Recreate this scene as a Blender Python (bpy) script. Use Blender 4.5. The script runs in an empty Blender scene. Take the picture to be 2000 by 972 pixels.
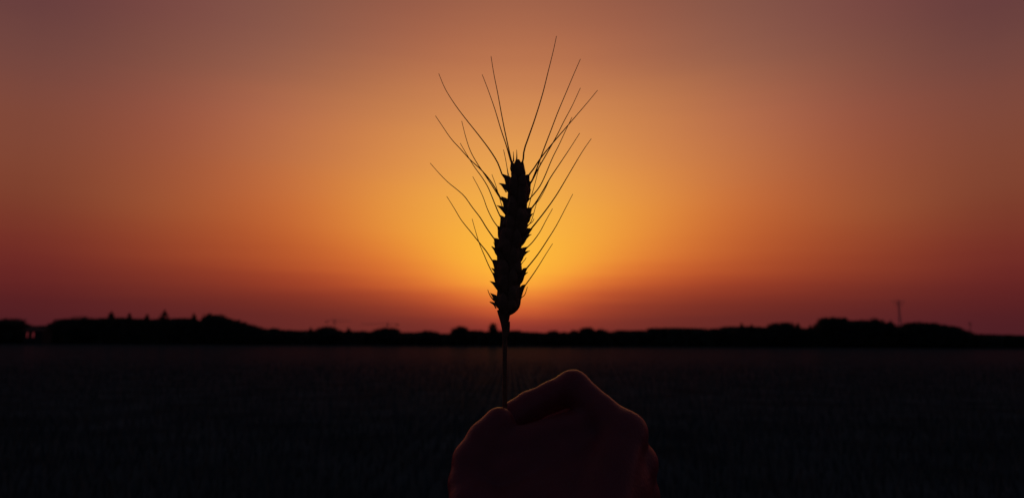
import bpy, math, random
import numpy as np
from mathutils import Matrix, Vector, Euler

S = bpy.context.scene
COL = S.collection
rnd = random.Random(7)
nrg = np.random.default_rng(11)
D2R = math.radians

# ------------------------------------------------------------------ camera
CAM_H = 1.5
PITCH, ROLL = 7.26, 0.27
cam_d = bpy.data.cameras.new('camera')
cam = bpy.data.objects.new('camera', cam_d); COL.objects.link(cam)
cam_d.sensor_width = 36.0; cam_d.lens = 26.0
cam_d.clip_start = 0.02; cam_d.clip_end = 20000.0
MW = (Matrix.Translation((0, 0, CAM_H)) @ Matrix.Rotation(D2R(90 + PITCH), 4, 'X')
      @ Matrix.Rotation(D2R(ROLL), 4, 'Z'))
cam.matrix_world = MW
S.camera = cam
EAR_D = 0.426
cam_d.dof.use_dof = True
cam_d.dof.focus_distance = EAR_D
cam_d.dof.aperture_fstop = 10.5
F = 26.0 / 36.0 * 2000.0            # focal length in pixels of the 2000 px photograph


def P(px, py, d):
    """the world point seen at pixel (px, py) at depth d metres"""
    return MW @ Vector(((px - 1000) / F * d, -(py - 486) / F * d, -d))


def ang(px, py):
    v = P(px, py, 1.0) - Vector((0, 0, CAM_H))
    return math.degrees(math.atan2(v.x, v.y)), math.degrees(math.atan2(v.z, math.hypot(v.x, v.y)))


# ------------------------------------------------------------------ sky
SUN_AZ, SUN_EL = ang(1003, 668)      # sinking behind the far wood


def lin(c):
    c = c / 255.0
    return c / 12.92 if c <= 0.04045 else ((c + 0.055) / 1.055) ** 2.4


COLUMNS = [  # photograph column (right of the sun) and its colours from the top of the view down to the horizon
    (1003, [(0, 164, 100, 74), (103, 185, 115, 78), (204, 210, 138, 82), (307, 232, 160, 79), (411, 246, 180, 72), (506, 255, 190, 60), (556, 255, 190, 58), (583, 254, 165, 58), (604, 226, 100, 51), (624, 190, 78, 51), (649, 134, 50, 45)]),
    (1090, [(0, 160, 98, 74), (103, 183, 113, 77), (204, 208, 135, 82), (307, 230, 157, 79), (411, 244, 173, 68), (506, 252, 180, 58), (548, 253, 165, 57), (574, 240, 125, 52), (597, 201, 85, 46), (620, 151, 58, 43), (649, 121, 46, 42)]),
    (1220, [(0, 152, 92, 72), (103, 172, 106, 76), (204, 200, 128, 78), (307, 220, 142, 75), (411, 235, 154, 64), (470, 237, 150, 58), (530, 226, 121, 50), (574, 184, 79, 43), (614, 130, 51, 39), (649, 107, 43, 39)]),
    (1500, [(0, 132, 84, 72), (103, 146, 92, 74), (204, 172, 103, 74), (307, 184, 107, 67), (389, 190, 102, 56), (458, 184, 91, 47), (530, 165, 71, 40), (565, 138, 52, 37), (597, 113, 43, 35), (620, 101, 39, 36), (649, 95, 38, 38)]),
    (1735, [(0, 119, 71, 66), (103, 128, 78, 66), (204, 143, 81, 64), (307, 150, 81, 57), (400, 152, 80, 50), (470, 145, 66, 42), (530, 131, 53, 37), (565, 114, 44, 36), (597, 98, 37, 35), (624, 89, 34, 36), (649, 85, 33, 38)]),
    (1968, [(0, 101, 61, 61), (103, 112, 68, 62), (204, 124, 71, 58), (307, 126, 68, 51), (400, 121, 59, 43), (470, 115, 47, 38), (530, 104, 38, 36), (574, 92, 32, 33), (614, 81, 30, 34), (649, 75, 29, 35)]),
]
EL_MAX = 27.0


def smooth_interp(xs, ys, x):
    """monotone cubic (Fritsch-Carlson)"""
    xs = np.asarray(xs, float); ys = np.asarray(ys, float)
    h = np.diff(xs); dl = np.diff(ys) / h
    m = np.zeros_like(xs); m[0], m[-1] = dl[0], dl[-1]
    for i in range(1, len(xs) - 1):
        m[i] = 0 if dl[i - 1] * dl[i] <= 0 else 2 / (1 / dl[i - 1] + 1 / dl[i])
    x = np.clip(np.asarray(x, float), xs[0], xs[-1])
    i = np.clip(np.searchsorted(xs, x) - 1, 0, len(xs) - 2)
    t = (x - xs[i]) / h[i]
    return ((1 + 2 * t) * (1 - t) ** 2 * ys[i] + t * (1 - t) ** 2 * h[i] * m[i]
            + t * t * (3 - 2 * t) * ys[i + 1] + t * t * (t - 1) * h[i] * m[i + 1])


world = bpy.data.worlds.new('World'); S.world = world; world.use_nodes = True
nt = world.node_tree; nt.nodes.clear()
N = nt.nodes.new; L = nt.links.new


def math_node(op, a, b=None):
    n = N('ShaderNodeMath'); n.operation = op
    for i, v in enumerate((a, b)):
        if v is None: continue
        if isinstance(v, (int, float)): n.inputs[i].default_value = v
        else: L(v, n.inputs[i])
    return n.outputs[0]


def map_range(v, a, b, c=0.0, d=1.0, kind='LINEAR'):
    n = N('ShaderNodeMapRange'); n.interpolation_type = kind; n.clamp = True
    L(v, n.inputs[0])
    for i, q in enumerate((a, b, c, d)): n.inputs[i + 1].default_value = q
    return n.outputs[0]


def mixc(fac, a, b, op='MIX'):
    n = N('ShaderNodeMix'); n.data_type = 'RGBA'; n.blend_type = op
    for s, v in ((n.inputs[0], fac), (n.inputs[6], a), (n.inputs[7], b)):
        if isinstance(v, (int, float)): s.default_value = v
        elif isinstance(v, tuple): s.default_value = v
        else: L(v, s)
    return n.outputs[2]


tc = N('ShaderNodeTexCoord'); sep = N('ShaderNodeSeparateXYZ'); L(tc.outputs['Generated'], sep.inputs[0])
el = math_node('MULTIPLY', math_node('ARCSINE', sep.outputs[2]), 180 / math.pi)
az = math_node('MULTIPLY', math_node('ARCTAN2', sep.outputs[0], sep.outputs[1]), 180 / math.pi)
daz = math_node('ABSOLUTE', math_node('SUBTRACT', az, SUN_AZ))
# faint uneven dust in the air: the layers are not perfectly straight
nz = N('ShaderNodeTexNoise'); nz.inputs['Scale'].default_value = 3.0; nz.inputs['Detail'].default_value = 4.0
mp = N('ShaderNodeMapping'); mp.inputs['Scale'].default_value = (1, 1, 12)
L(tc.outputs['Generated'], mp.inputs[0]); L(mp.outputs[0], nz.inputs['Vector'])
wob = math_node('MULTIPLY', math_node('SUBTRACT', nz.outputs[0], 0.5), 1.15)
elw = math_node('ADD', el, wob)
el01 = map_range(elw, 0.0, EL_MAX)
AZMAX = 34.0
knots = [max(0.0, ang(c[0], 400)[0] - SUN_AZ) for c in COLUMNS]; knots[0] = 0.0; knots[-1] = AZMAX
NE, NA = 31, 21
EG = np.linspace(0, EL_MAX, NE); AG = np.linspace(0, AZMAX, NA) ** 1.0
grid_c = np.zeros((len(COLUMNS), NE, 3))
for k, (cx, rows) in enumerate(COLUMNS):
    es = [ang(cx, r[0])[1] for r in rows][::-1]
    for j in (1, 2, 3):
        grid_c[k, :, j - 1] = smooth_interp(es, [math.log(lin(r[j])) for r in rows][::-1], EG)
grid_a = np.zeros((NA, NE, 3))
for i in range(NE):
    for j in range(3):
        grid_a[:, i, j] = smooth_interp(knots, grid_c[:, i, j], AG)
for _ in range(3):          # the air mixes: soften the samples between themselves
    q = np.concatenate([grid_a[1:2], grid_a, grid_a[-1:]])
    grid_a = 0.25 * q[:-2] + 0.5 * q[1:-1] + 0.25 * q[2:]
for _ in range(1):
    q = np.concatenate([grid_a[:, :1], grid_a, grid_a[:, -1:]], 1)
    grid_a = 0.25 * q[:, :-2] + 0.5 * q[:, 1:-1] + 0.25 * q[:, 2:]
grid_a = np.exp(grid_a)
total = None
for k in range(NA):
    ramp = N('ShaderNodeValToRGB'); cr = ramp.color_ramp
    while len(cr.elements) < NE: cr.elements.new(0.5)
    for i in range(NE): cr.elements[i].position = i / (NE - 1)
    for i in range(NE): cr.elements[i].color = tuple(grid_a[k, i]) + (1,)
    L(el01, ramp.inputs[0])
    if total is None:
        total = ramp.outputs[0]
    else:
        total = mixc(map_range(daz, float(AG[k - 1]), float(AG[k])), total, ramp.outputs[0])
# beyond the view: the afterglow dies towards the zenith and the eastern half of the sky
ZENITH = (0.010, 0.013, 0.021, 1)
EAST = (0.016, 0.018, 0.034, 1)
sky_c = mixc(map_range(el, 23.0, 50.0, 0, 1, 'SMOOTHSTEP'), total, ZENITH)
sky_c = mixc(map_range(daz, 33.0, 85.0, 0, 1, 'SMOOTHSTEP'), sky_c, EAST)
bg = N('ShaderNodeBackground'); bg.inputs['Strength'].default_value = 1.0
L(sky_c, bg.inputs[0])
out = N('ShaderNodeOutputWorld'); L(bg.outputs[0], out.inputs[0])

# ------------------------------------------------------------------ sun
sun_d = bpy.data.lights.new('sun', 'SUN'); sun_d.energy = 0.22; sun_d.angle = D2R(0.5); sun_d.color = (1.0, 0.36, 0.14)
sun = bpy.data.objects.new('sun', sun_d); COL.objects.link(sun)
sv = Vector((math.sin(D2R(SUN_AZ)) * math.cos(D2R(SUN_EL)), math.cos(D2R(SUN_AZ)) * math.cos(D2R(SUN_EL)), math.sin(D2R(SUN_EL))))
sun.rotation_euler = sv.to_track_quat('Z', 'Y').to_euler()
sun.location = (0, 40, 12)

S.render.engine = 'CYCLES'
S.view_settings.view_transform = 'Standard'; S.view_settings.look = 'None'
S.view_settings.exposure = 0.0; S.view_settings.gamma = 1.0
S.cycles.use_denoising = True
S.cycles.max_bounces = 6; S.cycles.transparent_max_bounces = 8


# ------------------------------------------------------------------ materials
def material(name, base, rough=0.8, var=0.25, scale=8.0, bump=0.0, bump_scale=40.0, spec=0.3, sss=None, translucent=0.0, emit=None):
    m = bpy.data.materials.new(name); m.use_nodes = True
    t = m.node_tree; b = t.nodes['Principled BSDF']
    b.inputs['Roughness'].default_value = rough
    b.inputs['Specular IOR Level'].default_value = spec
    co = t.nodes.new('ShaderNodeTexCoord')
    n = t.nodes.new('ShaderNodeTexNoise'); n.inputs['Scale'].default_value = scale; n.inputs['Detail'].default_value = 5
    t.links.new(co.outputs['Object'], n.inputs['Vector'])
    r = t.nodes.new('ShaderNodeValToRGB')
    r.color_ramp.elements[0].position = 0.3; r.color_ramp.elements[1].position = 0.7
    r.color_ramp.elements[0].color = tuple(c * (1 - var) for c in base) + (1,)
    r.color_ramp.elements[1].color = tuple(min(1, c * (1 + var)) for c in base) + (1,)
    t.links.new(n.outputs[0], r.inputs[0]); t.links.new(r.outputs[0], b.inputs['Base Color'])
    if bump:
        n2 = t.nodes.new('ShaderNodeTexNoise'); n2.inputs['Scale'].default_value = bump_scale; n2.inputs['Detail'].default_value = 6
        t.links.new(co.outputs['Object'], n2.inputs['Vector'])
        bp = t.nodes.new('ShaderNodeBump'); bp.inputs['Strength'].default_value = 1.0; bp.inputs['Distance'].default_value = bump
        t.links.new(n2.outputs[0], bp.inputs['Height']); t.links.new(bp.outputs[0], b.inputs['Normal'])
    if sss:
        b.inputs['Subsurface Weight'].default_value = sss[0]
        b.inputs['Subsurface Radius'].default_value = sss[1]
        b.inputs['Subsurface Scale'].default_value = sss[2]
    if translucent:
        tr = t.nodes.new('ShaderNodeBsdfTranslucent'); mx = t.nodes.new('ShaderNodeMixShader')
        t.links.new(r.outputs[0], tr.inputs[0]); mx.inputs[0].default_value = translucent
        t.links.new(b.outputs[0], mx.inputs[1]); t.links.new(tr.outputs[0], mx.inputs[2])
        t.links.new(mx.outputs[0], t.nodes['Material Output'].inputs[0])
    if emit:
        b.inputs['Emission Color'].default_value = emit[0] + (1,); b.inputs['Emission Strength'].default_value = emit[1]
    return m


M_SOIL = material('field_soil', (0.046, 0.085, 0.095), rough=0.14, var=0.4, scale=0.6, bump=0.0, spec=0.0)
b_ = M_SOIL.node_tree.nodes['Principled BSDF']      # a matt crop cover: only rays that graze the field glance off it
b_.inputs['IOR'].default_value = 1.0008; b_.inputs['Specular IOR Level'].default_value = 0.5
M_LEAF = material('leaves', (0.075, 0.090, 0.060), rough=0.7, var=0.4, scale=0.4, spec=0.2)
M_NEEDLE = material('needles', (0.055, 0.075, 0.050), rough=0.7, var=0.3, scale=0.5, spec=0.2)
M_BARK = material('bark', (0.06, 0.045, 0.035), rough=0.9, bump=0.02, bump_scale=15)
M_STRAW = material('wheat_straw', (0.30, 0.15, 0.08), rough=0.6, var=0.25, scale=300, bump=0.0002, bump_scale=900, spec=0.35, translucent=0.12)
M_AWN = material('wheat_awn', (0.28, 0.14, 0.075), rough=0.6, var=0.2, scale=200, spec=0.3)
M_SKIN = material('skin', (0.32, 0.062, 0.065), rough=0.38, var=0.1, scale=60, bump=0.0004, bump_scale=500, spec=0.4,
                  sss=(0.9, (1.0, 0.16, 0.10), 0.014))
M_NAIL = material('fingernail', (0.33, 0.15, 0.115), rough=0.3, var=0.05, scale=80, spec=0.5)
M_STEEL = material('galvanised_steel', (0.30, 0.30, 0.31), rough=0.5, var=0.1, scale=1)
M_WOOD = material('weathered_wood', (0.10, 0.07, 0.05), rough=0.85, bump=0.01, bump_scale=8)
M_RENDERED = material('wall_render', (0.05, 0.045, 0.042), rough=0.9, var=0.15, scale=1.2, bump=0.01, bump_scale=12)
M_ROOF = material('roof_tiles', (0.13, 0.06, 0.045), rough=0.8, var=0.3, scale=2, bump=0.02, bump_scale=6)
M_FRAME = material('window_frame', (0.10, 0.09, 0.08), rough=0.6)
M_LIT = material('lit_window_glass', (0.2, 0.05, 0.05), rough=0.2, emit=((1.0, 0.13, 0.16), 0.13))


# ------------------------------------------------------------------ object helpers
def mesh_obj(name, verts, faces, mat, parent=None, smooth=False):
    me = bpy.data.meshes.new(name)
    me.from_pydata([tuple(v) for v in verts], [], [tuple(int(i) for i in f) for f in faces]); me.update()
    me.materials.append(mat)
    if smooth:
        me.polygons.foreach_set('use_smooth', [True] * len(me.polygons))
    o = bpy.data.objects.new(name, me); COL.objects.link(o)
    if parent is not None:
        o.parent = parent
    return o


def thing(name, label, cat, loc=(0, 0, 0), group=None):
    o = bpy.data.objects.new(name, None); COL.objects.link(o)
    o.location = loc; o.empty_display_size = 0.1
    o['label'] = label; o['category'] = cat
    if group: o['group'] = group
    return o


class MB:
    """collects verts and faces of one mesh"""
    def __init__(s, origin=(0, 0, 0)):
        s.v = []; s.f = []; s.o = Vector(origin)

    def add(s, verts, faces):
        k = len(s.v); s.v += [Vector(v) - s.o for v in verts]; s.f += [[i + k for i in f] for f in faces]

    def box(s, a, b):
        (x0, y0, z0), (x1, y1, z1) = a, b
        s.add([(x0, y0, z0), (x1, y0, z0), (x1, y1, z0), (x0, y1, z0), (x0, y0, z1), (x1, y0, z1), (x1, y1, z1), (x0, y1, z1)],
              [(0, 3, 2, 1), (4, 5, 6, 7), (0, 1, 5, 4), (1, 2, 6, 5), (2, 3, 7, 6), (3, 0, 4, 7)])

    def tube(s, pts, radii, n=6):
        pts = [Vector(p) for p in pts]
        vs = []; fs = []
        up = Vector((0.13, 0.9, 0.31)).normalized()
        for i, p in enumerate(pts):
            t = (pts[min(i + 1, len(pts) - 1)] - pts[max(i - 1, 0)]).normalized()
            a = t.cross(up)
            if a.length < 1e-4: a = t.cross(Vector((1, 0, 0)))
            a.normalize(); b = t.cross(a)
            for k in range(n):
                w = 2 * math.pi * k / n
                vs.append(p + (a * math.cos(w) + b * math.sin(w)) * radii[i])
        m = len(pts)
        for i in range(m - 1):
            for k in range(n):
                fs.append((i * n + k, i * n + (k + 1) % n, (i + 1) * n + (k + 1) % n, (i + 1) * n + k))
        fs.append(tuple(range(n - 1, -1, -1))); fs.append(tuple((m - 1) * n + k for k in range(n)))
        s.add(vs, fs)

    def build(s, name, mat, parent=None, smooth=False):
        return mesh_obj(name, s.v, s.f, mat, parent, smooth)


def spline(pts, n):
    """Catmull-Rom through points"""
    p = np.asarray(pts, float)
    if len(p) == 2:
        t = np.linspace(0, 1, n)[:, None]; return p[0] * (1 - t) + p[1] * t
    d = np.r_[0, np.cumsum(np.maximum(1e-6, np.linalg.norm(np.diff(p, axis=0), axis=1)))]
    q = np.linspace(0, d[-1], n)
    res = np.zeros((n, p.shape[1]))
    h = np.diff(d)
    m = np.zeros_like(p)
    m[0] = (p[1] - p[0]) / h[0]; m[-1] = (p[-1] - p[-2]) / h[-1]
    for i in range(1, len(p) - 1):
        m[i] = (p[i + 1] - p[i - 1]) / (d[i + 1] - d[i - 1])
    i = np.clip(np.searchsorted(d, q) - 1, 0, len(p) - 2)
    t = ((q - d[i]) / h[i])[:, None]; hh = h[i][:, None]
    return ((1 + 2 * t) * (1 - t) ** 2 * p[i] + t * (1 - t) ** 2 * hh * m[i] + t * t * (3 - 2 * t) * p[i + 1] + t * t * (t - 1) * hh * m[i + 1])


# ------------------------------------------------------------------ ground
def axis(lo, hi, near, far_step):
    a = list(np.arange(-near, near + 1e-6, 1.0))
    s = 1.0; x = near
    while x < hi:
        s = min(s * 1.18, far_step); x += s; a.append(x)
    s = 1.0; x = -near
    while x > lo:
        s = min(s * 1.18, far_step); x -= s; a.insert(0, x)
    return np.array(a)


gx = axis(-9000, 9000, 40, 700); gy = axis(-3000, 9000, 60, 700)
GX, GY = np.meshgrid(gx, gy)
GZ = 0.0 * np.sin(GX * 0.31 + 0.7 * np.sin(GY * 0.12)) * np.sin(GY * 0.23 + 1.3) + 0.0015 * nrg.standard_normal(GX.shape)
GZ *= np.exp(-(np.hypot(GX, GY) / 90.0) ** 2)
nx_, ny_ = len(gx), len(gy)
gv = np.stack([GX, GY, GZ], -1).reshape(-1, 3)
idx = np.arange(nx_ * ny_).reshape(ny_, nx_)
gf = np.stack([idx[:-1, :-1], idx[:-1, 1:], idx[1:, 1:], idx[1:, :-1]], -1).reshape(-1, 4)
ground = mesh_obj('ground', gv, gf, M_SOIL, None, True)
ground['kind'] = 'structure'; ground['label'] = 'wide flat dark field running to the tree line'


# short crop standing in drilled rows on the near part of the field
M_CROP = material('crop_leaves', (0.075, 0.105, 0.105), rough=0.9, var=0.2, scale=1.5, spec=0.05)
cv = []; cf = []
for row in np.arange(-62, 62, 0.22):
    y = 1.2 + rnd.random() * 0.3
    while y < 85:
        if abs(row) < 4 + 0.95 * y and rnd.random() < min(1.0, 8.0 / y + 0.08) * min(1.0, max(0.0, (85 - y) / 50) ** 1.5):
            x0, y0 = row + rnd.gauss(0, 0.03), y + rnd.gauss(0, 0.04)
            for _ in range(3):
                a = rnd.uniform(0, 2 * math.pi); h = rnd.uniform(0.10, 0.24) * min(1.0, 0.25 + (85 - y) / 60); w = rnd.uniform(0.004, 0.008); e = rnd.uniform(0.03, 0.10)
                ca, sa = math.cos(a), math.sin(a); k = len(cv)
                cv += [(x0 - sa * w, y0 + ca * w, 0), (x0 + sa * w, y0 - ca * w, 0),
                       (x0 + ca * e * 0.4 + sa * w * 0.8, y0 + sa * e * 0.4 - ca * w * 0.8, h * 0.65),
                       (x0 + ca * e * 0.4 - sa * w * 0.8, y0 + sa * e * 0.4 + ca * w * 0.8, h * 0.65),
                       (x0 + ca * e, y0 + sa * e, h)]
                cf += [(k, k + 1, k + 2, k + 3), (k + 3, k + 2, k + 4)]
        y += 0.12 if y < 15 else 0.22
crop = mesh_obj('crop', cv, cf, M_CROP)
crop['kind'] = 'stuff'; crop['label'] = 'short dark crop growing in rows over the near field'


# ------------------------------------------------------------------ far tree line
def leaf_quads(centres, sizes, rng):
    """random small leaf-clump quads, one per centre"""
    n = len(centres)
    a = rng.standard_normal((n, 3)); a /= np.linalg.norm(a, axis=1)[:, None]
    b = np.cross(a, rng.standard_normal((n, 3))); b /= np.linalg.norm(b, axis=1)[:, None]
    s = np.asarray(sizes)[:, None]
    k = rng.uniform(0.5, 1.0, (n, 1))
    v = np.stack([centres - a * s, centres - b * s * k, centres + a * s, centres + b * s * k], 1).reshape(-1, 3)
    f = np.arange(4 * n).reshape(-1, 4)
    return v, f


def crown_points(cx, cy, cz, rx, ry, rz, rng, clumps, per, spread, boxy=0.35):
    """leaf centres in clumps through an ellipsoid's volume"""
    pts = []
    for _ in range(clumps):
        d = rng.standard_normal(3); d /= np.linalg.norm(d)
        d /= np.abs(d).max() ** boxy
        r = rng.uniform(0.25, 1.0) ** 0.5 * 0.86
        c = np.array([cx, cy, cz]) + d * r * np.array([rx, ry, rz])
        pts.append(c + rng.standard_normal((per, 3)) * spread * np.array([1, 1, 0.7]))
    return np.concatenate(pts)


def tree(name, px, top, width, depth, label, cat='tree', group=None, kind='broad', low=None, boxy=0.35):
    """a tree whose crown tops out at pixel (px, top) and is width pixels wide, standing on the field at that depth"""
    t = P(px, top - 1.5, depth); h = t.z; w = width / F * depth
    o = thing(name, label, cat, (t.x, t.y, 0), group)
    rng = np.random.default_rng(int(px * 7 + depth))
    mb = MB()
    if kind == 'conifer':
        w *= 1.45
        r = 0.018 * h + 0.06
        mb.tube([(0, 0, -0.1), (0.05, 0, h * 0.5), (0, 0, h * 0.97)], [r, r * 0.6, 0.03], 7)
        pts = []
        levels = max(12, int(h / 0.5))
        for k in range(levels):
            q = k / (levels - 1)
            z = h * (0.08 + 0.9 * q); rr = w * 0.5 * (1 - q) ** 0.85 + 0.1
            for b in range(9):
                a = rng.uniform(0, 2 * math.pi); e = rr * rng.uniform(0.75, 1.1)
                if b < 4: mb.tube([(0, 0, z), (math.cos(a) * e * 0.9, math.sin(a) * e * 0.9, z - 0.18 * e)], [0.05, 0.015], 4)
                for u in np.linspace(0.15, 1, 5):
                    pts.append((math.cos(a) * e * u, math.sin(a) * e * u, z - 0.22 * e * u + rng.normal(0, 0.08)))
        pts = np.array(pts)
        v, f = leaf_quads(pts, rng.uniform(0.22, 0.5, len(pts)), rng)
        mb.build('trunk', M_BARK, o, True); mesh_obj('crown', v, f, M_NEEDLE, o)
        return o
    zc0 = h * 0.22 if low is None else h * low
    rz = (h - zc0) / 2; zc = h - rz; rx = w / 2
    r = 0.02 * h + 0.08
    lean = rng.normal(0, 0.25)
    mb.tube([(0, 0, -0.1), (lean * 0.3, 0.05, zc0), (lean, 0, zc + rz * 0.3)], [r, r * 0.75, r * 0.25], 8)
    for b in range(7):
        a = rng.uniform(0, 2 * math.pi); z0 = zc0 + rng.uniform(0, 0.5) * rz
        e = rng.uniform(0.5, 0.85)
        mb.tube([(lean * 0.3, 0, z0), (math.cos(a) * rx * e * 0.5, math.sin(a) * rx * e * 0.5, z0 + rz * 0.4),
                 (math.cos(a) * rx * e, math.sin(a) * rx * e, z0 + rz * rng.uniform(0.6, 1.0))], [r * 0.4, r * 0.25, 0.03], 5)
    vol = rx * rx * rz
    pts = crown_points(0, 0, zc, rx, rx, rz, rng, int(min(110, 34 + vol * 0.6)), 34, max(0.35, min(rx, rz) * 0.2), boxy)
    pts[:, 2] = np.minimum(pts[:, 2], h - 0.1 + 0.25 * rng.random(len(pts)))
    v, f = leaf_quads(pts, rng.uniform(0.3, 0.65, len(pts)), rng)
    mb.build('trunk', M_BARK, o, True); mesh_obj('crown', v, f, M_LEAF, o)
    return o


SKY_LINE = [  # top of the unbroken wood (pixels), without the single trees that rise from it
    (-1400, 636), (-700, 630), (-120, 628), (0, 627), (20, 628), (45, 632), (59, 638), (104, 638), (109, 632), (116, 626), (157, 623), (180, 624), (214, 622.5),
    (262, 624), (294, 625), (345, 623), (373, 623), (386, 628), (398, 628), (408, 619), (416, 616), (428, 617.5), (440, 622.5), (465, 630), (480, 636), (501, 641), (518, 644), (551, 646), (592, 647), (625, 647),
    (712, 649), (775, 651), (814, 651), (864, 653), (884, 653.5), (926, 646.5), (957, 649), (1000, 647), (1031, 650), (1071, 652),
    (1117, 650.5), (1160, 650), (1199, 650), (1207, 646.5), (1261, 647), (1272, 642), (1367, 642.5), (1380, 645), (1405, 644),
    (1415, 640), (1470, 639), (1499, 642), (1508, 635), (1540, 634.5), (1549, 642), (1590, 643.5), (1600, 634), (1608, 622.5), (1640, 622.5), (1652, 628), (1716, 629), (1728, 637), (1750, 640), (1768, 637), (1776, 632), (1808, 633), (1842, 637), (1866, 640), (1873, 645),
    (1893, 651), (1904, 654), (2000, 656.5), (2150, 658), (2700, 650), (3300, 655)]
sx = np.array([p[0] for p in SKY_LINE], float); sy = np.array([p[1] for p in SKY_LINE], float) - 2.8
WOOD_D = 380.0


def wood(x0, x1, label, seed):
    rng = np.random.default_rng(seed)
    pts = []; sz = []
    x = x0
    while x < x1:
        top = float(np.interp(x, sx, sy)) + rng.normal(0.3, 0.5)
        d = WOOD_D + rng.uniform(0, 22)
        t = P(x, top, d); h = t.z
        for q in range(110):        # fine leaf clumps along the top
            e = rng.random() ** 1.6
            pts.append((t.x + rng.normal(0, 0.9), t.y + rng.normal(0, 1.5), h - 0.25 - e * 1.8)); sz.append(rng.uniform(0.22, 0.5))
        n = int(h * 30)
        for q in range(n):         # the dense body down to the ground
            z = rng.uniform(0.0, max(0.5, h - 1.0))
            pts.append((t.x + rng.normal(0, 1.1), t.y + rng.normal(0, 2.5), z)); sz.append(rng.uniform(0.5, 0.95))
        x += rng.uniform(3.5, 6.5)
    v, f = leaf_quads(np.array(pts), np.array(sz), rng)
    v[:, 2] = np.maximum(v[:, 2], -0.3)
    o = mesh_obj('far_wood', v, f, M_LEAF)
    o['kind'] = 'stuff'; o['label'] = label
    return o


wood(-1300, 520, 'dark unbroken wood along the left of the far field edge', 1)
wood(520, 1190, 'low dark hedge of scrub in the middle of the far field edge', 2)
wood(1190, 3200, 'dark unbroken wood along the right of the far field edge', 3)

for i, (x, y, w, lab) in enumerate([
        (218, 607, 44, 'pointed conifer above the left wood, leftmost of the five conifers'),
        (253, 610.5, 42, 'pointed conifer above the left wood, second of five from the left'),
        (288, 612, 42, 'pointed conifer above the left wood, middle one of the five'),
        (322, 604.5, 54, 'tallest pointed conifer above the left wood, fourth of five from the left'),
        (379, 610.5, 38, 'slim pointed conifer beside the sloping grove, rightmost of the five conifers')]):
    tree('conifer_tree', x, y + 1.8, w, 372, lab, 'conifer', 'conifers rising over the left wood', 'conifer')

for x, y, w, d, lab in [
        (23, 622.5, 44, 372, 'round-topped tree at the far left end of the wood, left of the lit house'),
        (157, 619.5, 44, 374, 'broad low-domed tree above the left wood, left of all the conifers'),
        (535, 641.5, 22, 374, 'small round bush just right of the sloping grove on the left'),
        (641, 637.8, 44, 374, 'broad rounded tree below the left tower crane'),
        (756, 640.3, 50, 374, 'broad rounded tree below the right tower crane'),
        (838, 646, 40, 374, 'wide low tree in the gap left of the dark dome tree near the wheat stem'),
        (900, 637.8, 30, 373, 'dark dome-shaped tree standing left of the wheat stem'),
        (1082, 646, 22, 373, 'small round tree just right of the wheat stem'),
        (1124, 644.5, 14, 373, 'smallest tree of the trio right of the wheat stem, its left end'),
        (1147, 640, 28, 373, 'largest tree of the trio right of the wheat stem, in its middle'),
        (1173, 641.8, 24, 373, 'right-hand tree of the trio right of the wheat stem'),
        (1520, 630.5, 34, 373, 'left half of the broad double crown left of the tall flat grove'),
        (1536, 630, 28, 374, 'right half of the broad double crown left of the tall flat grove'),
        (1710, 621.5, 26, 372, 'round tree at the right end of the tall flat grove'),
        (1738, 625.5, 17, 372, 'narrow blocky tree directly left of the pylon')]:
    tree('broadleaf_tree', x, y + 1.0, w * 1.25, d, lab, group='single trees rising from the far tree line')
for x, y, w, lab in [(607, 642, 11, 'tiny pointed tree left of the broad tree under the left crane'),
                     (681, 642, 11, 'tiny pointed tree between the two tower cranes'),
                     (1448, 633, 11, 'tiny pointed tree above the right wood, left one of a close pair'),
                     (1468, 635.5, 12, 'tiny pointed tree above the right wood, right one of a close pair'),
                     (1558, 633, 13, 'small pointed tree between double crown and tall flat grove'),
                     (1582, 636.5, 12, 'small pointed tree at the foot of the tall flat grove')]:
    tree('young_conifer', x, y - 1, w * 3.2, 373, lab, 'conifer', 'small pointed trees on the skyline', 'conifer')
tree('poplar_tree', 964, 630.5, 14, 371, 'narrow upright columnar tree close to the left of the wheat stem', low=0.05, boxy=0.9)
# the sloping grove on the left
for x, y, w in [(412, 612.5, 26), (427, 614.5, 28), (442, 620, 28), (457, 625, 28), (472, 630.5, 26), (488, 635.5, 26), (505, 640, 24)]:
    tree('grove_tree', x, y, w * 1.25, 373, 'tree of the grove whose top slopes down to the right, right of the conifers',
         group='trees of the sloping grove', low=0.05)
# the flat grove left of the pylon, and the long grove right of it
for x, y, w in [(1611, 619.5, 24), (1625, 618.5, 26), (1640, 619.5, 26), (1655, 625, 26), (1671, 626, 28), (1687, 626, 28), (1700, 625, 24)]:
    tree('grove_tree', x, y, w * 1.25, 373, 'tree of the tall flat-topped grove left of the pylon', group='trees of the tall flat grove', low=0.05)
for x, y, w in [(1779, 629, 20), (1793, 629.5, 26), (1808, 630, 26), (1823, 631.5, 26), (1838, 633.5, 26), (1852, 635.5, 24), (1864, 639, 20), (1878, 646, 20)]:
    tree('grove_tree', x, y, w * 1.25, 373, 'tree of the long low grove right of the pylon', group='trees of the long low grove', low=0.05)


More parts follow.
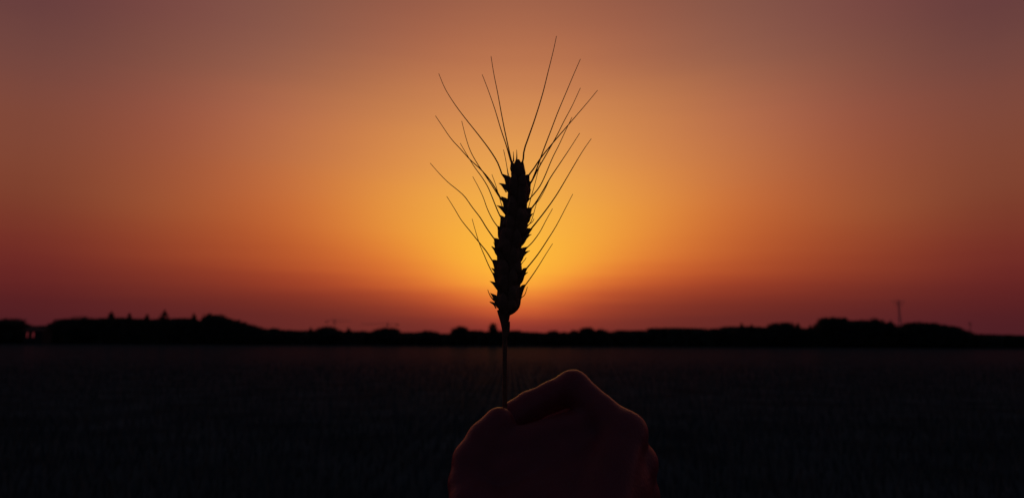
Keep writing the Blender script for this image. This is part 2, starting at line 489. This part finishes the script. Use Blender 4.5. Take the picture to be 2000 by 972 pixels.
# ------------------------------------------------------------------ pylon, pole, cranes
def lattice(mb, base_w, top_w, z0, z1, bays, r):
    zs = np.linspace(z0, z1, bays + 1)
    def corner(k, z):
        q = (z - z0) / (z1 - z0); w = (base_w * (1 - q) + top_w * q) / 2
        return ((-w, -w), (w, -w), (w, w), (-w, w))[k] + (z,)
    for k in range(4):
        mb.tube([corner(k, z0), corner(k, z1)], [r, r * 0.8], 4)
        for a, b in zip(zs[:-1], zs[1:]):
            mb.tube([corner(k, a), corner((k + 1) % 4, b)], [r * 0.6] * 2, 4)
            mb.tube([corner((k + 1) % 4, a), corner(k, b)], [r * 0.6] * 2, 4)


PY_D = 470.0
b = P(1755, 587, PY_D)
py = thing('power_pylon', 'slim lattice pylon with short cross arms rising behind the right wood', 'pylon', (b.x, b.y, 0))
mb = MB(); lattice(mb, 2.0, 0.6, 0, b.z, 14, 0.07); mb.build('mast', M_STEEL, py)
for z, w in ((b.z - 0.5, 4.2), (b.z - 2.6, 3.0)):
    mb = MB()
    for s in (-1, 1):
        mb.tube([(0, -0.3, z), (s * w, 0, z + 0.15)], [0.13, 0.09], 4); mb.tube([(0, 0.3, z), (s * w, 0, z + 0.15)], [0.13, 0.09], 4)
        mb.tube([(0, 0, z + 0.7), (s * w, 0, z + 0.15)], [0.07, 0.05], 4)
    arm = mb.build('cross_arm', M_STEEL, py)
    for s in (-1, 1):
        mb = MB(); mb.tube([(s * w, 0, z + 0.15), (s * w, 0, z - 0.7)], [0.06, 0.08], 5); mb.build('insulator', M_STEEL, arm)
b = P(1894, 628, 400)
po = thing('utility_pole', 'short wooden pole standing at the right end of the wood', 'pole', (b.x, b.y, 0))
mb = MB(); mb.tube([(0, 0, -0.2), (0, 0, b.z)], [0.22, 0.15], 8); mb.build('post', M_WOOD, po)
mb = MB(); mb.box((-1.1, -0.34, b.z - 1.4), (1.1, -0.18, b.z - 1.1)); mb.build('cross_arm', M_WOOD, po)


def crane(px, jib_y, x_left, x_right, depth, top_y, label):
    b = P(px, jib_y, depth); z = b.z; tp = P(px, top_y, depth).z
    o = thing('tower_crane', label, 'crane', (b.x, b.y, 0), 'distant tower cranes')
    mb = MB(); lattice(mb, 1.5, 1.5, 0, z, int(z / 2.2), 0.06); mb.build('mast', M_STEEL, o)
    for nm, xe in (('jib', x_right), ('counter_jib', x_left)) if abs(x_right - px) > abs(x_left - px) else (('jib', x_left), ('counter_jib', x_right)):
        e = (xe - px) / F * depth; s = 1 if e > 0 else -1
        mb = MB(); n = max(4, int(abs(e) / 1.6))
        for y in (-0.5, 0.5): mb.tube([(0, y, z), (e, y, z)], [0.06, 0.06], 4)
        mb.tube([(0, 0, z + 0.9), (e * 0.98, 0, z + 0.9)], [0.06, 0.05], 4)
        for k in range(n):
            a = e * k / n; c = e * (k + 0.5) / n; d2 = e * (k + 1) / n
            for y in (-0.5, 0.5):
                mb.tube([(a, y, z), (c, 0, z + 0.9)], [0.05] * 2, 3); mb.tube([(c, 0, z + 0.9), (d2, y, z)], [0.05] * 2, 3)
        part = mb.build(nm, M_STEEL, o)
        if nm == 'counter_jib':
            mb = MB(); mb.box((min(e, e * 0.75), -0.6, z - 1.2), (max(e, e * 0.75), 0.6, z - 0.05)); mb.build('counterweight', M_RENDERED, part)
        mb = MB(); mb.tube([(0, 0, tp), (e * 0.7, 0, z + 0.9)], [0.05] * 2, 4); mb.build('tie_rod', M_STEEL, o)
    mb = MB(); lattice(mb, 1.2, 0.2, z, tp, 2, 0.08); mb.build('tower_top', M_STEEL, o)
    mb = MB(); mb.box((0.8, -1.0, z - 1.7), (2.0, 0.5, z - 0.1)); mb.build('cab', M_FRAME, o)


crane(653, 627, 636, 686, 900, 621, 'faint tower crane on the skyline, left one of two')
crane(756, 633, 778, 706, 900, 627, 'faint tower crane on the skyline, right one of two')

# ------------------------------------------------------------------ farmhouse with two lit windows
HD = 330.0
hb = P(76, 660, HD)
house = thing('farmhouse', 'dark farmhouse in the left wood with two small lit windows', 'house', (hb.x, hb.y, 0))
def hx(px): return P(px, 660, HD).x - hb.x
def hz(py): return P(76, py, HD).z
X0, X1 = hx(46), hx(82); ZE, ZR = hz(646.5), hz(638.5); DP = 7.0
wins = [(hx(51.2), hx(54.4)), (hx(62.4), hx(66.2))]; WZ0, WZ1 = hz(658.6), hz(648.6)
mb = MB()
edges = [X0] + [q for w in wins for q in w] + [X1]
for a, c in zip(edges[0::2], edges[1::2]): mb.box((a, 0, WZ0), (c, 0.3, WZ1))
mb.box((X0, 0, -0.2), (X1, 0.3, WZ0)); mb.box((X0, 0, WZ1), (X1, 0.3, ZE))
mb.box((X0, DP - 0.3, -0.2), (X1, DP, ZE)); mb.box((X0, 0.3, -0.2), (X0 + 0.3, DP - 0.3, ZE)); mb.box((X1 - 0.3, 0.3, -0.2), (X1, DP - 0.3, ZE))
for xx in (X0 + 0.02, X1 - 0.27):
    mb.add([(xx, 0.02, ZE), (xx, DP - 0.02, ZE), (xx, DP / 2, ZR - 0.15), (xx + 0.25, 0.02, ZE), (xx + 0.25, DP - 0.02, ZE), (xx + 0.25, DP / 2, ZR - 0.15)],
           [(0, 2, 1), (3, 4, 5), (0, 1, 4, 3), (1, 2, 5, 4), (2, 0, 3, 5)])
mb.build('wall', M_RENDERED, house)
mb = MB(); ov = 0.35; sl = (ZR - ZE) / (DP / 2)
for s in (0, 1):
    y0 = -ov if s == 0 else DP + ov; z0 = ZE - ov * sl
    q = [(X0 - ov, y0, z0), (X1 + ov, y0, z0), (X1 + ov, DP / 2, ZR), (X0 - ov, DP / 2, ZR)]
    up = [(x, y, z + 0.16) for x, y, z in q]
    mb.add(q + up, [(0, 1, 2, 3), (7, 6, 5, 4), (0, 4, 5, 1), (1, 5, 6, 2), (2, 6, 7, 3), (3, 7, 4, 0)])
roof = mb.build('roof', M_ROOF, house)
mb = MB(); mb.box((X1 - 2.2, DP / 2 - 0.4, ZR - 0.3), (X1 - 1.5, DP / 2 + 0.4, ZR + 0.15)); mb.build('chimney', M_RENDERED, roof)
for a, c in wins:
    mb = MB(); t = 0.07
    mb.box((a, -0.03, WZ0), (a + t, 0.1, WZ1)); mb.box((c - t, -0.03, WZ0), (c, 0.1, WZ1))
    mb.box((a + t, -0.03, WZ0), (c - t, 0.1, WZ0 + t)); mb.box((a + t, -0.03, WZ1 - t), (c - t, 0.1, WZ1))
    mb.box((a + t, -0.02, (WZ0 + WZ1) / 2 - 0.03), (c - t, 0.09, (WZ0 + WZ1) / 2 + 0.03))
    w = mb.build('window', M_FRAME, house)
    mb = MB(); mb.box((a + t, 0.11, WZ0 + t), (c - t, 0.14, WZ1 - t)); mb.build('pane', M_LIT, w)

# ------------------------------------------------------------------ wheat ear
PX = EAR_D / F                       # metres per photograph pixel at the ear
BACK = (MW.to_3x3() @ Vector((0, 0, -1)))       # away from the camera


def EP(x, y, dz=0.0):
    """a point of the ear: photograph pixel, plus metres behind the ear's own plane"""
    return P(x, y, EAR_D + dz)


ear_base = EP(987, 850)
ear = thing('wheat_stalk', 'ripe bearded ear of wheat silhouetted on its stem against the sunset', 'wheat ear', ear_base)


def loft(outer, inner, thick, dz=0.0, n=12, m=10, flat=1.0, out_dz=0.0):
    """a puffed scale between two outline curves; thick = depth radius as a share of the half width, dz behind the ear plane"""
    o = spline(outer, n); i = spline(inner, n)
    vs = []; fs = []
    for k in range(n):
        c = (o[k] + i[k]) / 2; h = (o[k] - i[k]) / 2
        q = k / (n - 1)
        hw = max(0.15, float(np.linalg.norm(h)))
        for j in range(m):
            w = 2 * math.pi * j / m
            p = c + h * math.cos(w)
            vs.append(EP(p[0], p[1], dz + out_dz * q + math.sin(w) * hw * thick * PX) - ear_base)
    for k in range(n - 1):
        for j in range(m):
            fs.append((k * m + j, k * m + (j + 1) % m, (k + 1) * m + (j + 1) % m, (k + 1) * m + j))
    fs.append(tuple(range(m - 1, -1, -1))); fs.append(tuple((n - 1) * m + j for j in range(m)))
    return vs, fs


def scale_part(name, parent, *a, **k):
    vs, fs = loft(*a, **k)
    return mesh_obj(name, vs, fs, M_STRAW, parent, True)


def hair(name, parent, pts, r0, r1, tip_dz=0.0, base_dz=0.0, n=16):
    """an awn or bristle through photograph pixels, base first; radii in pixels"""
    p = spline(pts, n)
    mb = MB(ear_base)
    q = np.linspace(0, 1, n)
    mb.tube([EP(x, y, base_dz + (tip_dz - base_dz) * t) for (x, y), t in zip(p, q)], [(r0 + (r1 - r0) * t ** 0.8) * PX for t in q], 6)
    return mb.build(name, M_AWN, parent, True)


CL_Y = [300, 315, 350, 400, 450, 500, 550, 590, 612, 640, 700, 850, 960]
CL_X = [1010, 1010, 1012, 1010, 1003, 994.5, 993, 992, 987, 986, 986, 986, 989]
def cl(y): return float(np.interp(y, CL_Y, CL_X))

# stem with its collar
mb = MB(ear_base)
sp = spline([(cl(y), y) for y in (600, 625, 650, 700, 760, 810, 850)], 24)
mb.tube([EP(x, y) for x, y in sp], [float(np.interp(y, [600, 615, 630, 645, 655], [9, 8.6, 7.4, 5.6, 4.6])) * PX for x, y in sp], 10)
mb.build('stem', M_STRAW, ear, True)
scale_part('bract', ear, [(986, 668), (993.5, 652), (996, 640), (996, 626.5)], [(983, 668), (985, 652), (988.5, 640), (994, 628)], 0.8, -0.001)
scale_part('bract', ear, [(982, 652), (977.5, 630), (973, 615), (970.5, 606)], [(985, 652), (986, 630), (983, 612), (976, 603)], 0.9, 0.0)
# rachis: the zigzag axis hidden under the spikelets
mb = MB(ear_base)
zz = [(cl(y) + (3 if k % 2 else -3), y) for k, y in enumerate(range(612, 330, -18))]
mb.tube([EP(x, y) for x, y in zz], [(7 - 4 * k / len(zz)) * PX for k in range(len(zz))], 8)
mb.build('rachis', M_STRAW, ear, True)

EDGE_Y = [306, 315, 345, 372, 395, 425, 445, 466, 485, 507, 524, 545, 557, 577, 595, 605, 614]
EDGE_L = [1001, 999, 998, 991.5, 990, 985, 978, 974, 969, 970, 970, 970, 971, 970, 971, 974, 980]
EDGE_R = [1019, 1021, 1026.5, 1035, 1029, 1033, 1031, 1024, 1018, 1018, 1020, 1019, 1017, 1015.5, 1014, 1008, 995]
def edge(side, y): return float(np.interp(y, EDGE_Y, EDGE_L if side < 0 else EDGE_R))

# tip of the outer scale, where its top edge meets the ear, length of the scale, lower glume tip (or None)
SPIKELETS = [
    (-1, (982, 339.5), (998, 346), 58, (973.5, 357.5)),
    (-1, (978.5, 383), (991.5, 388), 55, (969.5, 401)),
    (-1, (977.5, 420), (988, 425), 50, None),
    (-1, (971, 440.5), (978, 443), 42, None),
    (-1, (964, 464), (974.5, 466.5), 50, (959.5, 481.5)),
    (-1, (960, 507), (970.5, 507.5), 50, (959, 523)),
    (-1, (960.5, 531.5), (969.5, 533.5), 46, (956, 548.5)),
    (-1, (957, 571.5), (970.5, 577), 44, (956.5, 588.5)),
    (1, (1034, 340), (1026, 342), 50, None),
    (1, (1037.5, 355), (1031, 353), 44, None),
    (1, (1037.5, 369), (1034, 372), 44, None),
    (1, (1040, 404.5), (1027.5, 406.5), 50, (1042, 416.5)),
    (1, (1040, 446.8), (1030.5, 445), 52, (1038, 457)),
    (1, (1030.5, 481.5), (1017, 484.5), 48, (1034.5, 489.5)),
    (1, (1031, 522), (1021, 524), 52, (1031, 531.5)),
    (1, (1028, 554.6), (1018, 557), 50, None),
    (1, (1019, 581.5), (1015, 581), 40, None),
]
spik = []
for k, (s, tip, inn, ln, low) in enumerate(SPIKELETS):
    yb = min(tip[1] + ln, 611); xb = cl(yb)
    ym = tip[1] + ln * 0.52
    e = edge(s, ym)
    # own mesh of the spikelet: the plump grain-filled middle
    yt = inn[1] - 3; c0 = cl(yt)
    ye = min(yb + 14, 614)
    ys_ = np.linspace(ye, yt, 7)
    oc = [(cl(ye) + s * 2, ye)] + [(edge(s, y) - s * 0.6, y) for y in ys_[1:-1]] + [((edge(s, yt) + c0) / 2, yt - 5)]
    ic = [(cl(ye) - s * 3, ye)] + [(cl(y) - s * 6, y) for y in ys_[1:-1]] + [((edge(s, yt) + c0) / 2 - s * 1.5, yt - 5)]
    vs, fs = loft(oc, ic, 0.95, n=16, dz=-0.0012 if k % 2 else 0.0012)
    sk = mesh_obj('spikelet', vs, fs, M_STRAW, ear, True)
    spik.append((s, tip, sk))
    # outer lemma: keeled scale whose beak stands off the ear
    ox = e + s * 0.5
    scale_part('lemma', sk, [(xb, yb), (ox, ym + 4), (tip[0] * 0.6 + ox * 0.4 + s * 0.4, tip[1] + ln * 0.2), tip],
               [(xb - s * 5, yb), (cl(ym) + s * 3, ym), (inn[0] - s * 3, inn[1] + 5), (inn[0], inn[1]), tip], 0.55, n=16)
    # front and back florets
    for dz in (-1, 1):
        xc = cl(tip[1] + ln * 0.3) + s * 6
        top = (xc + s * 4, tip[1] - 1)
        scale_part('floret', sk, [(xb + s, yb + 2), (xc + s * 11, ym), (xc + s * 10, tip[1] + ln * 0.2), top],
                   [(xb - s * 3, yb + 2), (xc - s * 7, ym), (xc - s * 6, tip[1] + ln * 0.2), (top[0] - s * 1.0, top[1])], 0.6, dz=dz * 0.0042, out_dz=dz * 0.0012)
        hair('bristle', sk, [top, (top[0] + s * 1.5, top[1] - 9)], 0.8, 0.3, dz * 0.008, dz * 0.0054, 4)
    if low is not None:
        yl = low[1] + 34; el_ = edge(s, min(yl - 14, 612))
        bx = cl(min(yl, 611))
        scale_part('glume', sk, [(bx + s * 4, min(yl, 611)), (el_ + s * 0.3, low[1] + 17), (low[0] * 0.55 + el_ * 0.45, low[1] + 6.5), low],
                   [(bx, min(yl, 611)), (el_ - s * 9, low[1] + 14), (edge(s, low[1] + 4) - s * 2, low[1] + 5), (low[0] * 0.6 + edge(s, low[1]) * 0.4, low[1] + 0.8), low], 0.5,
                   dz=-0.002, n=16)
# bulging lowest spikelet on the right, and the terminal spikelet
vs, fs = loft([(990, 618), (1004, 611.5), (1014, 601), (1016.8, 592), (1017.5, 583)], [(982, 616), (988, 604), (997, 596), (1005, 590), (1016, 583)], 0.9)
sk = mesh_obj('spikelet', vs, fs, M_STRAW, ear, True); spik.append((1, (1019, 582), sk))
vs, fs = loft([(1014, 356), (1026, 345), (1025, 330), (1014, 311)], [(1004, 356), (998.5, 345), (999, 330), (1008, 311)], 0.8)
term = mesh_obj('spikelet', vs, fs, M_STRAW, ear, True)
scale_part('lemma', term, [(1008, 352), (996.5, 332), (997, 322), (998.3, 313.5)], [(1012, 352), (1008, 332), (1005, 322), (1001, 314.5)], 0.8, -0.001)
scale_part('lemma', term, [(1014, 352), (1025.5, 340), (1024.2, 325), (1021.8, 314.5)], [(1010, 352), (1012, 340), (1014, 325), (1018, 316)], 0.8, 0.001)
scale_part('lemma', term, [(1013, 350), (1015, 335), (1014.5, 322), (1009.5, 308)], [(1007, 350), (1004, 335), (1004, 322), (1008.7, 308)], 0.9, -0.002)
hair('bristle', term, [(1003, 316), (1002.9, 305), (1002.6, 296)], 1.6, 0.4, 0, 0, 6)
hair('bristle', term, [(1009.2, 312), (1009.4, 302), (1009, 292.5)], 1.6, 0.4, 0, 0, 6)


def z3(u, v): return (820 + .3807 * u, 50 + .3807 * v)
def z1(u, v): return (900 + .2058 * u, 280 + .2058 * v)
def z4(u, v): return (830 + .3087 * u, 300 + .3087 * v)
def z5(u, v): return (1000 + .36 * u, 250 + .36 * v)


AWNS = [  # traced tip first; width at the base in pixels; depth of the tip
    (z3, [(97, 247), (130, 325), (180, 405), (240, 485), (300, 560), (360, 640), (400, 705), (424, 768)], 1.35, 0.012),
    (z3, [(80, 463), (115, 515), (160, 580), (210, 635), (260, 690), (310, 735), (350, 780), (385, 830), (415, 885)], 1.25, -0.01),
    (z3, [(215, 490), (235, 570), (258, 640), (290, 700), (330, 760), (370, 820), (412, 885)], 1.15, 0.015),
    (z3, [(207, 603), (240, 660), (280, 725), (320, 780), (350, 830), (375, 890), (395, 940), (412, 977)], 1.15, -0.006),
    (z4, [(33, 60), (90, 125), (150, 185), (200, 225), (250, 270), (300, 340), (350, 405), (390, 470), (437, 537)], 1.2, 0.01),
    (z4, [(138, 270), (185, 345), (230, 420), (290, 495), (350, 570), (390, 620), (425, 675)], 1.2, -0.012),
    (z4, [(298, 412), (320, 490), (345, 570), (370, 630), (400, 700), (428, 755)], 1.0, 0.014),
    (z4, [(302, 145), (340, 215), (370, 280), (395, 350), (430, 420), (462, 465)], 1.0, 0.006),
    (z1, [(295, 295), (330, 390), (360, 490), (390, 590), (430, 695)], 0.8, 0.012),
    (z3, [(320, 252), (350, 330), (385, 430), (415, 530), (445, 620), (466, 695)], 1.15, 0.009),
    (z3, [(365, 158), (380, 250), (400, 350), (420, 460), (440, 560), (469, 690)], 1.2, -0.008),
    (z1, [(405, 60), (425, 150), (440, 240), (452, 330)], 0.7, 0.01),
    (z1, [(412, 85), (432, 190), (452, 290), (470, 340)], 0.6, 0.012),
    (z3, [(701, 55), (685, 130), (660, 230), (630, 350), (590, 480), (555, 580), (535, 640), (529, 697)], 1.5, 0.008),
    (z3, [(824, 172), (790, 250), (750, 345), (710, 440), (670, 545), (630, 650), (605, 720), (573, 800)], 1.25, -0.012),
    (z3, [(912, 332), (860, 395), (800, 465), (740, 535), (680, 605), (620, 680), (580, 740), (562, 763)], 1.35, 0.014),
    (z3, [(824, 320), (780, 415), (740, 490), (700, 570), (655, 650), (615, 720), (573, 802)], 1.2, 0.004),
    (z3, [(781, 470), (745, 545), (715, 610), (680, 680), (640, 775), (615, 825), (580, 870), (553, 900)], 1.15, -0.009),
    (z3, [(820, 552), (770, 630), (720, 705), (670, 780), (630, 850), (600, 900), (577, 932)], 1.35, 0.011),
    (z5, [(430, 58), (390, 115), (350, 180), (300, 265), (240, 365), (180, 450), (105, 545)], 1.35, -0.006),
    (z5, [(330, 358), (290, 435), (240, 530), (190, 610), (140, 685), (84, 755)], 1.2, 0.013),
    (z5, [(220, 437), (185, 500), (150, 565), (110, 620), (82, 648)], 1.0, -0.01),
    (z5, [(220, 627), (180, 690), (130, 770), (75, 848)], 1.05, 0.007),
    (z5, [(84, 860), (68, 905), (50, 920)], 0.9, 0.0),
    (z5, [(155, 185), (140, 240), (125, 300), (105, 370), (88, 435)], 0.7, 0.012),
    (z5, [(203, 280), (185, 320), (150, 385), (115, 425)], 0.7, 0.012),
    (z5, [(135, 400), (120, 455), (102, 510)], 0.7, 0.009),
    (z1, [(360, 378), (385, 395), (410, 430)], 1.3, 0.0),
    (z1, [(340, 588), (365, 605), (395, 630)], 1.3, 0.0),
    (z5, [(120, 490), (112, 508), (95, 520)], 0.8, 0.0),
    (lambda u, v: (900 + .2263 * u, 460 + .2263 * v), [(232, 465), (245, 500), (262, 530)], 1.3, 0.0),
    (lambda u, v: (900 + .2263 * u, 460 + .2263 * v), [(283, 55), (293, 85), (300, 110)], 0.7, 0.0),
    (lambda u, v: (900 + .2263 * u, 460 + .2263 * v), [(265, 92), (285, 103), (305, 118)], 1.0, 0.0),
    (lambda u, v: (900 + .2263 * u, 460 + .2263 * v), [(596, 128), (578, 142), (560, 150)], 1.0, 0.0),
    (lambda u, v: (900 + .2263 * u, 460 + .2263 * v), [(565, 188), (552, 210), (538, 225)], 0.7, 0.0),
    (lambda u, v: (900 + .2263 * u, 460 + .2263 * v), [(580, 315), (565, 325), (550, 335)], 1.0, 0.0),
    (lambda u, v: (900 + .2263 * u, 460 + .2263 * v), [(248, 568), (262, 580), (285, 595)], 1.3, 0.0),
    (z1, [(672, 862), (655, 872), (640, 885)], 0.8, 0.0),
]
for fn, pts, r0, dz in AWNS:
    q = [fn(*p) for p in pts][::-1]
    bx, by = q[0]
    q = [(bx * 0.82 + cl(by + 12) * 0.18, by + 7)] + q if 320 < by else [(bx * 0.8 + 1010 * 0.2, by + 7)] + q
    if by < 320: owner = term
    else: owner = min(spik, key=lambda t: (t[1][0] - bx) ** 2 + (t[1][1] - by) ** 2)[2]
    long = math.dist(q[0], q[-1]) > 25
    hair('awn' if long else 'bristle', owner, q, r0 * 1.15, 0.55, dz, 0.0, 22 if long else 6)


# ------------------------------------------------------------------ hand
def sd_cone(p, a, b, ra, rb):
    """distance to a limb segment that tapers from ra to rb"""
    ba = b - a; l2 = float(ba @ ba)
    t = np.clip(((p - a) @ ba) / l2, 0, 1)
    return np.linalg.norm(p - a - t[..., None] * ba, axis=-1) - (ra + (rb - ra) * t)


def smin(a, b, k):
    h = np.clip(0.5 + 0.5 * (b - a) / k, 0, 1)
    return b * (1 - h) + a * h - k * h * (1 - h)


def HP(x, y, d): return np.array(P(x, y, d))
cm = 0.01
J = dict(
    index=[(1222, 846, .412, 1.12), (1172, 802, .424, .93), (1119, 757, .436, 1.02), (1078, 774, .437, .88), (1035, 794, .436, .90), (1007, 811, .433, .86), (990, 826, .430, .76)],
    middle=[(1242, 905, .416, 1.12), (1190, 858, .436, .95), (1130, 810, .454, 1.02), (1092, 826, .456, .90), (1056, 848, .454, .88), (1038, 874, .447, .80), (1034, 896, .440, .68)],
    ring=[(1246, 968, .414, 1.08), (1196, 920, .436, .92), (1138, 872, .456, .99), (1102, 888, .458, .87), (1070, 908, .455, .84), (1054, 934, .447, .77), (1052, 955, .440, .66)],
    little=[(1240, 1030, .410, 1.0), (1200, 985, .430, .82), (1146, 936, .450, .90), (1116, 950, .452, .78), (1088, 968, .450, .76), (1076, 990, .442, .70), (1078, 1008, .435, .60)],
    thumb=[(1050, 1090, .368, 1.6), (985, 1045, .376, 1.38), (924, 985, .388, 1.25), (914, 945, .397, 1.04), (922, 899, .404, 1.05), (948, 858, .411, 1.0), (975, 826, .416, .90)],
)
WR = (1140, 1120, .352)
chains = {k: [(HP(x, y, d), r * cm) for x, y, d, r in v] for k, v in J.items()}
wrist = HP(*WR)
elbow = np.array([0.17, 0.10, CAM_H - 0.36])
allp = np.array([p for v in chains.values() for p, r in v] + [wrist, elbow])
lo = allp.min(0) - 0.06; hi = allp.max(0) + 0.03
VX = 0.0015
dims = np.ceil((hi - lo) / VX).astype(int)


def hand_sdf(p):
    palm = None
    for k in ('index', 'middle', 'ring', 'little'):
        a = wrist + (np.array(chains[k][0][0]) - wrist) * 0.12
        d = sd_cone(p, a, chains[k][0][0], 1.55 * cm, 1.12 * cm)
        palm = d if palm is None else smin(palm, d, 0.7 * cm)
    web = smin(sd_cone(p, HP(972, 930, .402), HP(1178, 862, .421), 1.2 * cm, 0.95 * cm), sd_cone(p, HP(1000, 1000, .386), HP(1185, 900, .408), 1.3 * cm, 1.0 * cm), 0.8 * cm)
    web = smin(web, sd_cone(p, HP(1090, 1000, .385), HP(1210, 960, .400), 1.5 * cm, 1.2 * cm), 0.8 * cm)
    palm = smin(palm, web, 1.0 * cm)
    mid = wrist * 0.5 + elbow * 0.5
    arm = smin(sd_cone(p, wrist, mid, 2.5 * cm, 3.5 * cm), sd_cone(p, mid, elbow, 3.5 * cm, 4.2 * cm), 1.0 * cm)
    palm = smin(palm, arm, 1.6 * cm)
    th = None
    c = chains['thumb']
    for (a, ra), (b, rb) in zip(c[:-1], c[1:]):
        d = sd_cone(p, a, b, ra, rb); th = d if th is None else smin(th, d, 0.25 * cm)
    palm = smin(palm, sd_cone(p, HP(962, 884, .409), HP(1160, 822, .427), 1.0 * cm, 0.95 * cm), 0.5 * cm)
    body = smin(palm, th, 0.5 * cm)
    for k in ('index', 'middle', 'ring', 'little'):
        c = chains[k]; fg = None
        for (a, ra), (b, rb) in zip(c[:-1], c[1:]):
            d = sd_cone(p, a, b, ra, rb); fg = d if fg is None else smin(fg, d, 0.25 * cm)
        # soft join at the knuckle, crisp creases farther out along the finger
        far = np.linalg.norm(p - c[0][0], axis=-1)
        kk = 0.2 * cm + (0.6 - 0.2) * cm * np.clip(1.4 - far / 0.028, 0, 1)
        body = smin(body, fg, kk)
    return body


def hand_grid():
    """distance samples, fully worked out only in the blocks the skin passes through"""
    B = 12
    nb = np.ceil(dims / B).astype(int)
    bi = np.stack(np.meshgrid(*[np.arange(n) for n in nb], indexing='ij'), -1).reshape(-1, 3)
    dc = hand_sdf(lo + VX * (bi * B + (B - 1) / 2))
    g = np.empty(tuple(nb * B), np.float32)
    off = np.stack(np.meshgrid(*[np.arange(B)] * 3, indexing='ij'), -1)
    for (i, j, k), d in zip(bi, dc):
        sl = (slice(i * B, i * B + B), slice(j * B, j * B + B), slice(k * B, k * B + B))
        if abs(d) > VX * B * 0.87 + 0.008: g[sl] = math.copysign(0.01, d)
        else: g[sl] = hand_sdf(lo + VX * (off + np.array([i, j, k]) * B))
    return g


import openvdb
grid = hand_grid()
vg = openvdb.FloatGrid(background=0.01)
vg.copyFromArray(np.clip(grid, -0.01, 0.01))
hv, hq = vg.convertToQuads(isovalue=0.0)
hand_loc = Vector(wrist)
hv = np.asarray(hv) * VX + lo - wrist
hq = np.asarray(hq)
hand = mesh_obj('hand', hv, hq, M_SKIN, None, True)
hand.location = hand_loc
hand['label'] = 'dim right hand pinching the wheat stem, knuckle raised, edge rim lit by sunset'
hand['category'] = 'hand'
# outward normals
me = hand.data
if sum((p.center - Vector((0, 0, 0))).dot(p.normal) for p in list(me.polygons)[::97]) < 0:
    me.flip_normals()


def nail(tip, joint, side, r, ln):
    """a thin curved plate lying on a fingertip"""
    tip = Vector(tip); joint = Vector(joint); ax_ = (tip - joint).normalized()
    n_ = Vector(side); n_ = (n_ - ax_ * n_.dot(ax_)).normalized(); b_ = ax_.cross(n_)
    vs = []; fs = []; nu, nv = 6, 7
    for i in range(nu):
        for j in range(nv):
            u = i / (nu - 1); w = (j / (nv - 1) - 0.5) * 1.7
            e = 1.0 - 0.25 * abs(2 * u - 1) ** 3
            vs.append(tip + ax_ * ((u - 0.55) * ln) + (n_ * math.cos(w * e) + b_ * math.sin(w * e)) * (r * 0.99 - 0.06 * cm * u * u) - hand_loc)
    for i in range(nu - 1):
        for j in range(nv - 1):
            fs.append((i * nv + j, i * nv + j + 1, (i + 1) * nv + j + 1, (i + 1) * nv + j))
    o = mesh_obj('fingernail', vs, fs, M_NAIL, hand, True)
    sm = o.modifiers.new('thick', 'SOLIDIFY'); sm.thickness = 0.0005; sm.offset = 0
    return o


for k, side in (('thumb', HP(900, 830, .46) - HP(960, 850, .413)), ('index', HP(960, 760, .47) - HP(1000, 830, .43)),
                ('middle', HP(1000, 900, .50) - HP(1062, 905, .448)), ('ring', HP(1010, 980, .50) - HP(1078, 982, .446)), ('little', HP(1040, 1045, .49) - HP(1105, 1046, .437))):
    c = chains[k]
    nail(c[-1][0], c[-2][0], side, c[-1][1] + 0.0005, 1.05 * cm if k != 'thumb' else 1.25 * cm)
print('hand verts', len(hv), 'tris', sum(len(m.polygons) for m in bpy.data.meshes) * 2)
